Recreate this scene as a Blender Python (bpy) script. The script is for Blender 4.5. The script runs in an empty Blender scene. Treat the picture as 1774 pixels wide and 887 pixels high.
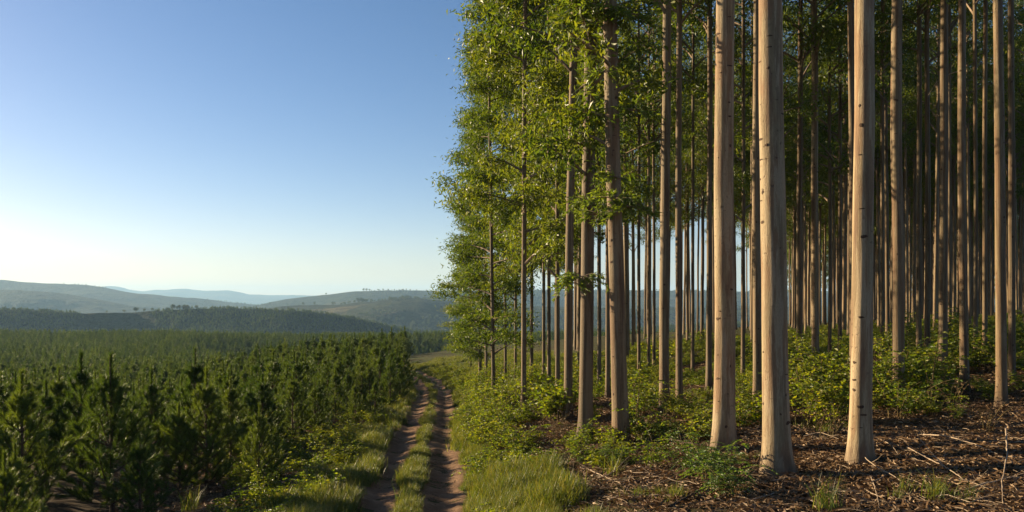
import bpy, math, random
import numpy as np
from mathutils import Vector, Euler

SC = bpy.context.scene
COL = SC.collection
F_PX, CX, HY = 1400.0, 887.0, 520.0        # focal length, centre column and horizon row in photo pixels
CAMZ = 4.3
rng = np.random.default_rng(11)
random.seed(11)

# ------------------------------------------------------------------ noise
def _hash(ix, iy, s):
    n = (ix * 374761393 + iy * 668265263 + s * 974634 + 1013904223) & 0x7fffffff
    n = ((n ^ (n >> 13)) * 1274126177) & 0x7fffffff
    n = n ^ (n >> 16)
    return (n & 0xffff) / 65535.0

def vnoise(x, y, s=0):
    x = np.asarray(x, float); y = np.asarray(y, float)
    ix = np.floor(x).astype(np.int64); iy = np.floor(y).astype(np.int64)
    fx = x - ix; fy = y - iy
    fx = fx * fx * (3 - 2 * fx); fy = fy * fy * (3 - 2 * fy)
    a = _hash(ix, iy, s); b = _hash(ix + 1, iy, s); c = _hash(ix, iy + 1, s); d = _hash(ix + 1, iy + 1, s)
    return (a + (b - a) * fx) * (1 - fy) + (c + (d - c) * fx) * fy

def fbm(x, y, s=0, o=4):
    t = 0; a = .5; n = 0
    for k in range(o):
        t = t + a * (vnoise(x * 2 ** k, y * 2 ** k, s + 17 * k) - .5); n += a; a *= .5
    return t / n * 2

def sstep(a, b, x):
    t = np.clip((np.asarray(x, float) - a) / (b - a), 0, 1)
    return t * t * (3 - 2 * t)

# ------------------------------------------------------------------ terrain
_ty = [-60, 0, 16.4, 23, 29.9, 42.6, 51.4, 64.8, 80.4, 95, 140, 400]
_tx = [0.4, -1.2, -2.1, -2.66, -3.2, -4.2, -5.0, -6.9, -10., -14, -30, -120]
def track_x(y):
    return np.interp(y, _ty, _tx)

_ry = [-100, 0, 16.4, 50, 90, 130, 200, 270, 345, 410, 520, 700, 1000, 40000]
_rz = [-3.4, -3.56, -4.3, -5.81, -7.6, -10.2, -19, -31, -37, -20.5, -27, -62, -92, -95]
_ly = [-100, 0, 16.4, 30, 60, 100, 170, 250, 340, 420, 520, 700, 1000, 40000]
_lz = [-3.6, -3.7, -4.45, -5.5, -8.4, -11.4, -15.8, -19.2, -21.2, -20.4, -27, -62, -92, -95]
def _sm(y, xs, zs):
    w = np.maximum(np.abs(y) * .06, .5)
    return sum(np.interp(y + k * w, xs, zs) for k in (-1, -.5, 0, .5, 1)) / 5

def H(x, y):
    x = np.asarray(x, float); y = np.asarray(y, float)
    a = x / np.maximum(y, 8.0)
    wl = 1 - sstep(-.44, -.24, a)
    z = _sm(y, _ry, _rz) * (1 - wl) + _sm(y, _ly, _lz) * wl
    u = x - track_x(y)
    rise = np.interp(u, [1.3, 1.9, 4, 7, 12, 18, 40, 100], [0, .25, .85, 1.2, 1.65, 2.5, 4.4, 8])
    left = np.interp(-u, [1.3, 3, 6, 14], [0, -.12, -.35, -.45])
    near = 1 - sstep(130, 260, y)
    z = z + (rise + left) * near
    bump = fbm(x * .35, y * .35, 3, 4) * .16 * np.clip(np.abs(u) - 1.2, 0, 1.5) / 1.5 * near
    bump = bump + fbm(x * .011, y * .011, 5, 3) * 2.4 * sstep(110, 240, y)
    rut = -.11 * np.exp(-((np.abs(u) - .74) / .32) ** 2) * near
    return z + bump + rut + CAMZ

def pix(px, py, d):
    return Vector(((px - CX) / F_PX * d, d, CAMZ - (py - HY) / F_PX * d))

def ground_at(px, py):
    """first point of the ground along the view through a photo pixel"""
    d = np.concatenate([np.arange(5, 120, .04), np.arange(120, 480, .3)])
    x = (px - CX) / F_PX * d; z = CAMZ - (py - HY) / F_PX * d
    hit = np.nonzero(z <= H(x, d))[0]
    if not len(hit): return None
    i = hit[0]
    return float(x[i]), float(d[i]), float(H(x[i], d[i]))

# ------------------------------------------------------------------ mesh helpers
class MB:
    def __init__(s): s.v = []; s.f = []; s.n = 0
    def add(s, V, F, m=0):
        V = np.asarray(V, float).reshape(-1, 3); F = np.asarray(F, np.int64)
        s.f.append((F + s.n, m)); s.v.append(V); s.n += len(V)
    def tube(s, pts, rad, sides=6, m=0, cap=True):
        P = np.asarray(pts, float); n = len(P); rad = np.broadcast_to(np.asarray(rad, float), (n,))
        T = np.gradient(P, axis=0); T /= np.linalg.norm(T, axis=1)[:, None] + 1e-9
        ref = np.where(np.abs(T[:, 2:3]) > .9, np.array([[1., 0, 0]]), np.array([[0, 0, 1.]]))
        A = np.cross(T, ref); A /= np.linalg.norm(A, axis=1)[:, None] + 1e-9
        B = np.cross(T, A)
        th = np.arange(sides) / sides * 2 * math.pi
        V = P[:, None] + rad[:, None, None] * (np.cos(th)[None, :, None] * A[:, None] + np.sin(th)[None, :, None] * B[:, None])
        i = np.arange(n - 1)[:, None] * sides; j = np.arange(sides)[None]; k = (j + 1) % sides
        F = np.stack([i + j, i + k, i + sides + k, i + sides + j], -1).reshape(-1, 4)
        s.add(V, F, m)
    def leaves(s, C, D, L, W, m=0, curl=.12):
        """diamond leaves: base C, axis D, lengths L, widths W"""
        C = np.asarray(C, float); n = len(C)
        D = D / (np.linalg.norm(D, axis=1)[:, None] + 1e-9)
        R = rng.normal(size=(n, 3)); S = np.cross(D, R); S /= np.linalg.norm(S, axis=1)[:, None] + 1e-9
        N = np.cross(D, S)
        L = np.broadcast_to(L, (n,))[:, None]; W = np.broadcast_to(W, (n,))[:, None]
        mid = C + D * L * .42 + N * L * curl
        V = np.stack([C, mid + S * W / 2, C + D * L, mid - S * W / 2], 1)
        F = np.arange(n)[:, None] * 4 + np.arange(4)[None]
        s.add(V, F, m)
    def needles(s, C, D, L, W, m=0):
        n = len(C)
        D = D / (np.linalg.norm(D, axis=1)[:, None] + 1e-9)
        R = rng.normal(size=(n, 3)); S = np.cross(D, R); S /= np.linalg.norm(S, axis=1)[:, None] + 1e-9
        L = np.broadcast_to(L, (n,))[:, None]
        V = np.stack([C - S * W / 2, C + S * W / 2, C + D * L], 1)
        s.add(V, np.arange(n)[:, None] * 3 + np.arange(3)[None], m)
    def mesh(s, name, mats, smooth=False):
        me = bpy.data.meshes.new(name)
        V = np.concatenate(s.v)
        me.vertices.add(len(V)); me.vertices.foreach_set('co', V.ravel())
        li = np.concatenate([F.ravel() for F, m in s.f])
        sz = np.concatenate([np.full(len(F), F.shape[1]) for F, m in s.f])
        mi = np.concatenate([np.full(len(F), m) for F, m in s.f])
        me.loops.add(len(li)); me.loops.foreach_set('vertex_index', li)
        me.polygons.add(len(sz))
        me.polygons.foreach_set('loop_start', np.concatenate([[0], np.cumsum(sz)[:-1]]))
        me.polygons.foreach_set('material_index', mi)
        me.polygons.foreach_set('use_smooth', np.full(len(sz), smooth))
        for m in mats: me.materials.append(m)
        me.update(calc_edges=True)
        return me

def grid_mesh(name, V, mats, wrap=False):
    n, m = V.shape[:2]
    b = MB(); i = np.arange(n - 1)[:, None] * m
    j = np.arange(m if wrap else m - 1)[None]; k = (j + 1) % m
    b.add(V, np.stack([i + j, i + k, i + m + k, i + m + j], -1).reshape(-1, 4))
    return b.mesh(name, mats, True)

def ob(name, data, parent=None, loc=(0, 0, 0), scale=None, rz=None, link=True):
    o = bpy.data.objects.new(name, data)
    if link: COL.objects.link(o)
    o.location = loc
    if scale is not None: o.scale = scale
    if rz is not None: o.rotation_euler[2] = rz
    if parent: o.parent = parent
    return o

def tag(o, label=None, cat=None, group=None, kind=None):
    if label: o['label'] = label
    if cat: o['category'] = cat
    if group: o['group'] = group
    if kind: o['kind'] = kind
    return o

# ------------------------------------------------------------------ materials
class NT:
    def __init__(s, name):
        s.m = bpy.data.materials.new(name); s.m.use_nodes = True
        s.t = s.m.node_tree; s.t.nodes.clear(); s.out = s.n('ShaderNodeOutputMaterial')
    def n(s, typ, **kw):
        x = s.t.nodes.new(typ)
        for k, v in kw.items():
            if k.startswith('i_'): x.inputs[k[2:].replace('_', ' ')].default_value = v
            else: setattr(x, k, v)
        return x
    def l(s, a, b): s.t.links.new(a, b)
    def noise(s, vec, scale, detail=4, rough=.6, out='Fac'):
        x = s.n('ShaderNodeTexNoise'); x.inputs['Scale'].default_value = scale
        x.inputs['Detail'].default_value = detail; x.inputs['Roughness'].default_value = rough
        if vec is not None: s.l(vec, x.inputs['Vector'])
        return x.outputs[out]
    def mapping(s, vec, scale):
        x = s.n('ShaderNodeMapping'); x.inputs['Scale'].default_value = scale
        s.l(vec, x.inputs['Vector']); return x.outputs[0]
    def ramp(s, fac, stops):
        x = s.n('ShaderNodeValToRGB'); e = x.color_ramp.elements
        while len(e) < len(stops): e.new(.5)
        for k, (p, c) in enumerate(stops):
            e[k].position = p; e[k].color = (*c, 1) if len(c) == 3 else c
        s.l(fac, x.inputs[0]); return x.outputs[0]
    def mix(s, fac, a, b, typ='MIX'):
        x = s.n('ShaderNodeMix', data_type='RGBA', blend_type=typ)
        for sock, v in ((x.inputs[0], fac), (x.inputs[6], a), (x.inputs[7], b)):
            if isinstance(v, (int, float)): sock.default_value = v
            elif isinstance(v, tuple): sock.default_value = (*v, 1)
            else: s.l(v, sock)
        return x.outputs[2]
    def math(s, op, a, b=0.0, c=None):
        x = s.n('ShaderNodeMath', operation=op)
        for k, v in enumerate((a, b) if c is None else (a, b, c)):
            if isinstance(v, (int, float)): x.inputs[k].default_value = v
            else: s.l(v, x.inputs[k])
        return x.outputs[0]
    def principled(s, col, rough=.8, spec=.3, bump=None, bs=.4, bd=.02):
        p = s.n('ShaderNodeBsdfPrincipled')
        if isinstance(col, tuple): p.inputs['Base Color'].default_value = (*col, 1)
        else: s.l(col, p.inputs['Base Color'])
        p.inputs['Roughness'].default_value = rough
        p.inputs['Specular IOR Level'].default_value = spec
        if bump is not None:
            b = s.n('ShaderNodeBump'); b.inputs['Strength'].default_value = bs; b.inputs['Distance'].default_value = bd
            s.l(bump, b.inputs['Height']); s.l(b.outputs[0], p.inputs['Normal'])
        return p.outputs[0]
    def done(s, sh): s.l(sh, s.out.inputs[0]); return s.m

def leaf_mat(name, cols, trans, tcol, rough=.45, spec=.35, objvar=.0):
    t = NT(name)
    g = t.n('ShaderNodeNewGeometry')
    c = t.ramp(g.outputs['Random Per Island'], [(i / max(1, len(cols) - 1), k) for i, k in enumerate(cols)])
    oi = t.n('ShaderNodeObjectInfo')
    if objvar:
        hsv = t.n('ShaderNodeHueSaturation')
        t.l(t.math('MULTIPLY_ADD', oi.outputs['Random'], objvar, 1 - objvar * .55), hsv.inputs['Value'])
        t.l(t.math('MULTIPLY_ADD', oi.outputs['Random'], -.035, .515), hsv.inputs['Hue'])
        t.l(c, hsv.inputs['Color']); c = hsv.outputs[0]
    p = t.principled(c, rough, spec)
    tr = t.n('ShaderNodeBsdfTranslucent')
    t.l(t.mix(1.0, c, tcol, 'MULTIPLY'), tr.inputs[0])
    ad = t.n('ShaderNodeMixShader'); ad.inputs[0].default_value = trans
    t.l(p, ad.inputs[1]); t.l(tr.outputs[0], ad.inputs[2])
    return t.done(ad.outputs[0])

M = {}
M['euc_leaf'] = leaf_mat('eucalyptus_leaf', [(.040, .068, .014), (.064, .098, .017), (.092, .126, .02), (.13, .152, .026)], .45, (2.1, 2.0, .5), objvar=.35)
M['spray_leaf'] = leaf_mat('eucalyptus_spray_leaf', [(.06, .10, .02), (.09, .14, .025), (.13, .17, .03)], .45, (2.1, 1.9, .55))
M['needle'] = leaf_mat('pine_needle', [(.028, .058, .012), (.060, .104, .019), (.11, .158, .028)], .30, (1.9, 1.75, .6), rough=.5, spec=.3, objvar=.55)
M['shrub_leaf'] = leaf_mat('shrub_leaf', [(.050, .082, .014), (.084, .124, .017), (.13, .165, .02), (.19, .19, .024)], .48, (2.1, 2.0, .4), objvar=.4)
M['fern_leaf'] = leaf_mat('fern_leaf', [(.04, .08, .02), (.07, .12, .03), (.10, .14, .03)], .4, (1.9, 1.8, .6))
M['grass_blade'] = leaf_mat('grass_blade', [(.05, .084, .016), (.084, .122, .024), (.125, .15, .036), (.19, .18, .068)], .42, (1.9, 1.75, .6), objvar=.3)
M['dry_leaf'] = leaf_mat('dry_leaf', [(.045, .026, .012), (.11, .063, .030), (.20, .122, .062), (.36, .25, .15)], .12, (1.3, 1.1, .8), rough=.6, spec=.3)
M['far_leaf'] = leaf_mat('far_tree_leaf', [(.03, .05, .016), (.05, .075, .022), (.06, .085, .025)], .25, (1.5, 1.4, .7))

t = NT('eucalyptus_bark')
tc = t.n('ShaderNodeTexCoord').outputs['Object']
oi = t.n('ShaderNodeObjectInfo').outputs['Random']
off = t.n('ShaderNodeVectorMath', operation='ADD'); t.l(tc, off.inputs[0])
cmb = t.n('ShaderNodeCombineXYZ'); t.l(t.math('MULTIPLY', oi, 37.0), cmb.inputs[2]); t.l(cmb.outputs[0], off.inputs[1])
v = off.outputs[0]
streak = t.noise(t.mapping(v, (1.6, 1.6, .22)), 1.6, 6, .62)
patch = t.noise(t.mapping(v, (.8, .8, .9)), 1.0, 4, .55)
c1 = t.ramp(streak, [(.30, (.16, .105, .065)), (.46, (.25, .185, .102)), (.60, (.34, .26, .15)), (.75, (.42, .335, .21))])
c2 = t.mix(t.ramp(patch, [(.44, (0, 0, 0)), (.56, (.85, .85, .85))]), c1, (.25, .15, .08))
stain = t.noise(t.mapping(v, (.5, .5, .16)), 2.3, 5, .7)
c2 = t.mix(t.ramp(stain, [(.50, (0, 0, 0)), (.55, (.75, .75, .75))]), c2, (.39, .305, .195))
c2 = t.mix(t.ramp(stain, [(.38, (.75, .75, .75)), (.44, (0, 0, 0))]), c2, (.15, .088, .052))
vo = t.n('ShaderNodeTexVoronoi', feature='F1'); vo.inputs['Scale'].default_value = 1.0
wv_ = t.n('ShaderNodeVectorMath', operation='ADD'); t.l(t.mapping(v, (1.3, 1.3, 8)), wv_.inputs[0]); t.l(t.noise(t.mapping(v, (3, 3, 9)), 1.3, 3, .6, 'Color'), wv_.inputs[1]); t.l(wv_.outputs[0], vo.inputs['Vector'])
dots = t.math('MULTIPLY', t.ramp(vo.outputs['Distance'], [(.06, (1, 1, 1)), (.2, (0, 0, 0))]), t.ramp(t.noise(t.mapping(v, (.7, .7, .5)), 1.1, 2, .5), [(.5, (0, 0, 0)), (.58, (1, 1, 1))]))
fine = t.noise(t.mapping(v, (7, 7, 9)), 2.0, 5, .7)
line = t.noise(t.mapping(v, (.9, .9, 9)), 1.0, 3, .5)
c3 = t.mix(t.ramp(line, [(.66, (0, 0, 0)), (.74, (.55, .55, .55))]), c2, (.16, .10, .065))
c4 = t.mix(t.math('MULTIPLY', dots, .8), c3, (.07, .04, .025))
c5 = t.mix(.5, c4, t.ramp(fine, [(.3, (.55, .52, .5)), (.7, (1.15, 1.12, 1.1))]), 'MULTIPLY')
sx = t.n('ShaderNodeSeparateXYZ'); t.l(tc, sx.inputs[0])
ft = t.math('ADD', sx.outputs[2], t.math('MULTIPLY', t.noise(t.mapping(v, (1.2, 1.2, 2)), 2.0, 4, .6), .9))
c5 = t.mix(t.ramp(ft, [(.42, (.85, .85, .85)), (.95, (0, 0, 0))]), c5, (.10, .062, .038))
hs = t.n('ShaderNodeHueSaturation'); t.l(c5, hs.inputs['Color'])
t.l(t.math('MULTIPLY_ADD', oi, .3, .82), hs.inputs['Value'])
oc = t.n('ShaderNodeObjectInfo').outputs['Color']; hs.inputs['Saturation'].default_value = 1.0
bh = t.math('ADD', t.math('MULTIPLY', streak, .7), t.math('SUBTRACT', t.math('MULTIPLY', fine, .5), t.math('MULTIPLY', dots, .4)))
M['bark'] = t.done(t.principled(t.mix(1.0, hs.outputs[0], oc, 'MULTIPLY'), .72, .25, bh, .55, .05))

def simple(name, a, b, scale, rough=.85, bs=.5, stretch=(1, 1, 1), bd=.02):
    t = NT(name); tc = t.n('ShaderNodeTexCoord').outputs['Object']
    f = t.noise(t.mapping(tc, stretch), scale, 6, .65)
    return t.done(t.principled(t.ramp(f, [(.32, a), (.68, b)]), rough, .2, f, bs, bd))
M['knot'] = simple('bark_knot', (.03, .018, .012), (.11, .065, .04), 9)
M['limb'] = simple('limb_bark', (.11, .075, .05), (.27, .20, .14), 5)
M['pine_bark'] = simple('pine_bark', (.05, .03, .02), (.14, .09, .06), 12, stretch=(1, 1, .4))
M['stem'] = simple('shrub_stem', (.07, .05, .02), (.16, .12, .05), 9)
M['dead_wood'] = simple('dead_wood', (.16, .11, .075), (.42, .33, .24), 7, stretch=(1, 1, 1))
M['dark_wood'] = simple('rotten_wood', (.025, .017, .012), (.09, .06, .04), 7)

t = NT('dirt_track_soil')
tc = t.n('ShaderNodeTexCoord').outputs['Object']
big = t.noise(tc, .9, 5, .6); fin = t.noise(tc, 9, 6, .7); cl = t.n('ShaderNodeTexVoronoi'); cl.inputs['Scale'].default_value = 14; t.l(tc, cl.inputs['Vector'])
c = t.ramp(big, [(.3, (.11, .066, .040)), (.5, (.19, .116, .070)), (.7, (.28, .182, .115))])
c = t.mix(.6, c, t.ramp(fin, [(.3, (.55, .5, .48)), (.72, (1.25, 1.2, 1.15))]), 'MULTIPLY')
st = t.ramp(cl.outputs['Distance'], [(.12, (1, 1, 1)), (.2, (0, 0, 0))])
pick = t.ramp(cl.outputs['Color'], [(.72, (0, 0, 0)), (.74, (1, 1, 1))])
c = t.mix(t.math('MULTIPLY', st, pick), c, (.38, .29, .22))
bh = t.math('ADD', t.math('MULTIPLY', fin, .6), t.math('ADD', big, t.math('MULTIPLY', st, .25)))
M['track'] = t.done(t.principled(c, .95, .12, bh, .9, .06))

t = NT('ground_cover')
tc = t.n('ShaderNodeTexCoord').outputs['Object']
at = t.n('ShaderNodeAttribute', attribute_name='grassy').outputs['Fac']
fr = t.n('ShaderNodeAttribute', attribute_name='farland').outputs['Fac']
big = t.noise(tc, .35, 5, .6); fin = t.noise(tc, 7, 6, .72); mid = t.noise(tc, 1.7, 5, .65)
soil = t.ramp(mid, [(.3, (.026, .017, .010)), (.5, (.052, .033, .019)), (.7, (.105, .068, .041))])
soil = t.mix(.6, soil, t.ramp(fin, [(.3, (.4, .38, .36)), (.7, (1.4, 1.3, 1.2))]), 'MULTIPLY')
grs = t.ramp(fin, [(.3, (.035, .045, .014)), (.55, (.07, .085, .022)), (.75, (.12, .12, .04))])
gm = t.math('MULTIPLY', at, t.ramp(big, [(.35, (.35, .35, .35)), (.6, (1, 1, 1))]))
c = t.mix(gm, soil, grs)
fbig = t.noise(tc, .02, 5, .6)
c = t.mix(fr, c, t.ramp(fbig, [(.35, (.022, .032, .012)), (.6, (.045, .058, .02)), (.72, (.09, .085, .035))]))
M['ground'] = t.done(t.principled(c, .95, .1, t.math('ADD', fin, mid), 1.0, .10))

def hill_mat(name, sc, dark, mid_, tan, tan_pos):
    t = NT(name)
    tc = t.n('ShaderNodeTexCoord').outputs['Object']
    big = t.noise(tc, sc, 6, .55); fin = t.noise(tc, sc * 16, 5, .7)
    c = t.ramp(big, [(.34, dark), (.55, mid_), (tan_pos, mid_), (tan_pos + .05, tan)])
    c = t.mix(.75, c, t.ramp(fin, [(.35, (.35, .38, .36)), (.62, (1.2, 1.2, 1.15))]), 'MULTIPLY')
    return t.done(t.principled(c, .95, .05, fin, .8, .25 / sc))
M['hill_wood'] = hill_mat('wooded_hill', .004, (.02, .03, .012), (.034, .046, .018), (.17, .14, .065), .66)
M['hill_mix'] = hill_mat('mixed_hill', .0028, (.026, .036, .015), (.05, .058, .024), (.15, .12, .06), .58)
M['hill_far'] = hill_mat('far_hill', .0016, (.03, .042, .018), (.05, .062, .026), (.10, .095, .045), .58)

# ------------------------------------------------------------------ camera, light, sky, air
cam = bpy.data.cameras.new('camera'); co = ob('camera', cam)
co.location = (0, 0, CAMZ); co.rotation_euler = (math.radians(90), 0, 0)
cam.sensor_width = 36; cam.lens = 36 * F_PX / 1774
cam.shift_y = (HY - 443.5) / 1774
cam.clip_start = .1; cam.clip_end = 60000
SC.camera = co
SUN_AZ, SUN_EL = math.radians(-63), math.radians(14.5)
sd = Vector((math.sin(SUN_AZ) * math.cos(SUN_EL), math.cos(SUN_AZ) * math.cos(SUN_EL), math.sin(SUN_EL)))
sun = bpy.data.lights.new('sun', 'SUN'); so = ob('sun', sun)
so.rotation_euler = (-sd).to_track_quat('-Z', 'Y').to_euler(); so.location = sd * 300
sun.energy = 5.0; sun.angle = math.radians(.5); sun.color = (1, .79, .49)
w = bpy.data.worlds.new('World'); SC.world = w; w.use_nodes = True
nt = w.node_tree; nt.nodes.clear()
sky = nt.nodes.new('ShaderNodeTexSky'); sky.sky_type = 'NISHITA'; sky.sun_disc = False
sky.sun_elevation = SUN_EL; sky.sun_rotation = SUN_AZ
sky.altitude = 300; sky.air_density = 0.85; sky.dust_density = 0.4; sky.ozone_density = 1.6
bg = nt.nodes.new('ShaderNodeBackground'); bg.inputs[1].default_value = .05
wo = nt.nodes.new('ShaderNodeOutputWorld')
hsn = nt.nodes.new('ShaderNodeHueSaturation'); hsn.inputs['Saturation'].default_value = 1.26
tin = nt.nodes.new('ShaderNodeMix'); tin.data_type = 'RGBA'; tin.blend_type = 'MULTIPLY'
tin.inputs[0].default_value = 1; tin.inputs[7].default_value = (1.10, .925, .955, 1)
nt.links.new(sky.outputs[0], hsn.inputs['Color']); nt.links.new(hsn.outputs[0], tin.inputs[6]); nt.links.new(tin.outputs[2], bg.inputs[0]); nt.links.new(bg.outputs[0], wo.inputs[0])
SC.view_settings.view_transform = 'Standard'; SC.view_settings.look = 'None'
SC.view_settings.gamma = 1; SC.view_settings.exposure = 1.5
SC.render.engine = 'CYCLES'
cy = SC.cycles
cy.use_denoising = True
try: cy.denoiser = 'OPENIMAGEDENOISE'
except Exception: pass
cy.max_bounces = 6; cy.diffuse_bounces = 2; cy.glossy_bounces = 2; cy.transmission_bounces = 4; cy.volume_bounces = 1
cy.sample_clamp_indirect = 4; cy.use_adaptive_sampling = False

# ------------------------------------------------------------------ ground
th = np.radians(np.concatenate([np.arange(-44, 44, .32), np.arange(44, 316, 4.)]))
rr = np.concatenate([np.arange(.4, 46, .22), np.geomspace(46, 16500, 210)])
X = rr[:, None] * np.sin(th)[None]; Y = rr[:, None] * np.cos(th)[None]
V = np.stack([X, Y, H(X, Y)], -1)
me = grid_mesh('ground', V, [M['ground']], wrap=True)
me.flip_normals()
U = X - track_x(Y)
gz = np.clip(np.interp(U, [-6, -3.8, -1.6, 1.4, 2.6, 4.5, 7], [.05, .35, .8, .7, .7, .35, .05]) + sstep(36, 70, Y) * .7 * (U > 0), 0, 1)
a_ = me.attributes.new('grassy', 'FLOAT', 'POINT'); a_.data.foreach_set('value', gz.ravel())
a_ = me.attributes.new('farland', 'FLOAT', 'POINT'); a_.data.foreach_set('value', sstep(120, 260, Y).ravel())
tag(ob('ground', me), 'brown litter and grass covered ground falling away to the valley', 'ground', kind='structure')

yy = np.concatenate([np.arange(4, 45, .09), np.arange(45, 135, .25)]); uu = np.linspace(-1.6, 1.6, 50)
TX = track_x(yy)[:, None] + uu[None] + .10 * np.sin(yy * .6)[:, None]
TY = np.broadcast_to(yy[:, None], TX.shape)
edge = np.clip((np.abs(uu) - 1.05) / .5, 0, 1)[None]
TZ = H(TX, TY) + .015 + fbm(TX * 2.2, TY * 2.2, 21, 4) * .03 + fbm(TX * 4, TY * 9, 26, 3) * .03 - edge ** 2 * .09 + fbm(TX * .9, TY * .9, 29, 2) * .03
tag(ob('dirt_track', grid_mesh('dirt_track', np.stack([TX, TY, TZ], -1), [M['track']])), 'reddish dirt farm track with two wheel ruts', 'track', kind='structure')
bpy.data.objects['dirt_track'].data.flip_normals()

# ------------------------------------------------------------------ hills
def ridge(name, pts, D, front, back, base, mat, seed, amp, label, wob=.05, sub=1.0):
    px = np.arange(-420, 2200, 5 * sub); P = np.array(pts, float)
    py = np.interp(px, P[:, 0], P[:, 1])
    ker = np.ones(3) / 3; py = np.convolve(np.pad(py, 1, 'edge'), ker, 'valid') + .9 * fbm(px * .03, px * 0 + seed, seed + 40, 3)
    Dv = D * (1 + wob * fbm(px * .004, px * 0 + seed, seed, 3))
    zc = CAMZ - (py - HY) / F_PX * Dv
    s = np.concatenate([np.linspace(-1, 0, 60), np.linspace(0, 1, 12)[1:]])
    dist = Dv[None] + np.where(s < 0, s * front, s * back)[:, None]
    prof = np.where(s < 0, 1 - sstep(0, 1, -s) * .35 - (-s) ** 1.1 * .65, 1 - np.abs(s) ** 1.5)
    x = (px[None] - CX) / F_PX * Dv[None] * (dist / Dv[None]) ** .5
    z = (base + CAMZ) + (zc[None] - base - CAMZ) * prof[:, None]
    nz = fbm(x / (amp * 9), dist / (amp * 9), seed + 7, 5)
    z = z + amp * (nz - .25) * np.clip(-s * 3.2, 0, 1)[:, None] * np.clip((1 + s) * 4, 0, 1)[:, None]
    z = z + (amp * .05) * fbm(x / (amp * .9), dist / (amp * .9), seed + 3, 3)
    V = np.stack([x, dist, z], -1)
    me = grid_mesh(name, V, [mat])
    o = tag(ob(name, me), label, 'hill', kind='structure')
    return V
R1 = ridge('wooded_ridge', [(-420, 530), (0, 536), (60, 538), (120, 542), (155, 543), (200, 542), (250, 540), (300, 537), (400, 534), (480, 537), (560, 543), (620, 553), (680, 567), (720, 575), (760, 579), (850, 582), (1000, 574), (1300, 560), (1774, 556), (2200, 556)],
           1150, 160, 400, -100, M['hill_wood'], 3, 14, 'dark wooded ridge beyond the pine plantation')
R2 = ridge('valley_hills', [(-420, 560), (300, 556), (430, 536), (520, 529), (590, 527), (640, 523), (680, 518), (705, 516), (760, 520), (800, 522), (900, 530), (1100, 535), (1500, 530), (2200, 530)],
           2200, 750, 700, -120, M['hill_mix'], 9, 34, 'mixed field and woodland hill behind the wooded ridge')
R3 = ridge('plateau_hills', [(-420, 560), (300, 548), (400, 538), (430, 532), (470, 523), (500, 518), (560, 511), (620, 504), (700, 503), (790, 504), (900, 503), (1100, 503), (1300, 505), (1774, 503), (2200, 503)],
           3900, 1300, 1200, -130, M['hill_far'], 14, 50, 'flat topped hazy hills on the skyline')
R4 = ridge('hazy_hill', [(-420, 476), (-100, 480), (0, 484), (40, 488), (80, 491), (150, 493), (180, 498), (220, 506), (280, 512), (340, 517), (400, 524), (460, 530), (520, 537), (640, 550), (2200, 560)],
           4600, 1600, 1500, -140, M['hill_far'], 19, 60, 'broad hazy hill at the left of the skyline')
R4b = ridge('hazy_spur', [(-420, 495), (0, 502), (40, 503), (100, 507), (180, 521), (220, 529), (300, 540), (500, 552), (2200, 560)],
           3300, 900, 900, -130, M['hill_far'], 23, 40, 'lower spur in front of the hazy hill')
R5 = ridge('far_mountains', [(-420, 505), (100, 502), (170, 498), (185, 495.5), (205, 496), (222, 501), (245, 504.5), (272, 501), (290, 502.5), (318, 499.5), (335, 501.5), (355, 504.5), (392, 502.5), (405, 504), (430, 510), (480, 512), (520, 511), (600, 513), (2200, 512)],
           12000, 2500, 2500, -150, M['hill_far'], 31, 110, 'pale blue mountains on the horizon', wob=.02)

hz = MB()
x0, x1, y0, y1, z0, z1 = -17500, 17500, -17500, 17500, -175, 290
hz.add([(x0, y0, z0), (x1, y0, z0), (x1, y1, z0), (x0, y1, z0), (x0, y0, z1), (x1, y0, z1), (x1, y1, z1), (x0, y1, z1)],
       [(0, 3, 2, 1), (4, 5, 6, 7), (0, 1, 5, 4), (1, 2, 6, 5), (2, 3, 7, 6), (3, 0, 4, 7)])
t = NT('haze_air'); pv = t.n('ShaderNodeVolumePrincipled')
pv.inputs['Color'].default_value = (.42, .69, 1, 1); pv.inputs['Density'].default_value = 0.85e-4; pv.inputs['Anisotropy'].default_value = .15
t.l(pv.outputs[0], t.out.inputs['Volume'])
tag(ob('haze', hz.mesh('haze', [t.m])), 'pale haze in the valley air', 'haze', kind='stuff')

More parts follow.
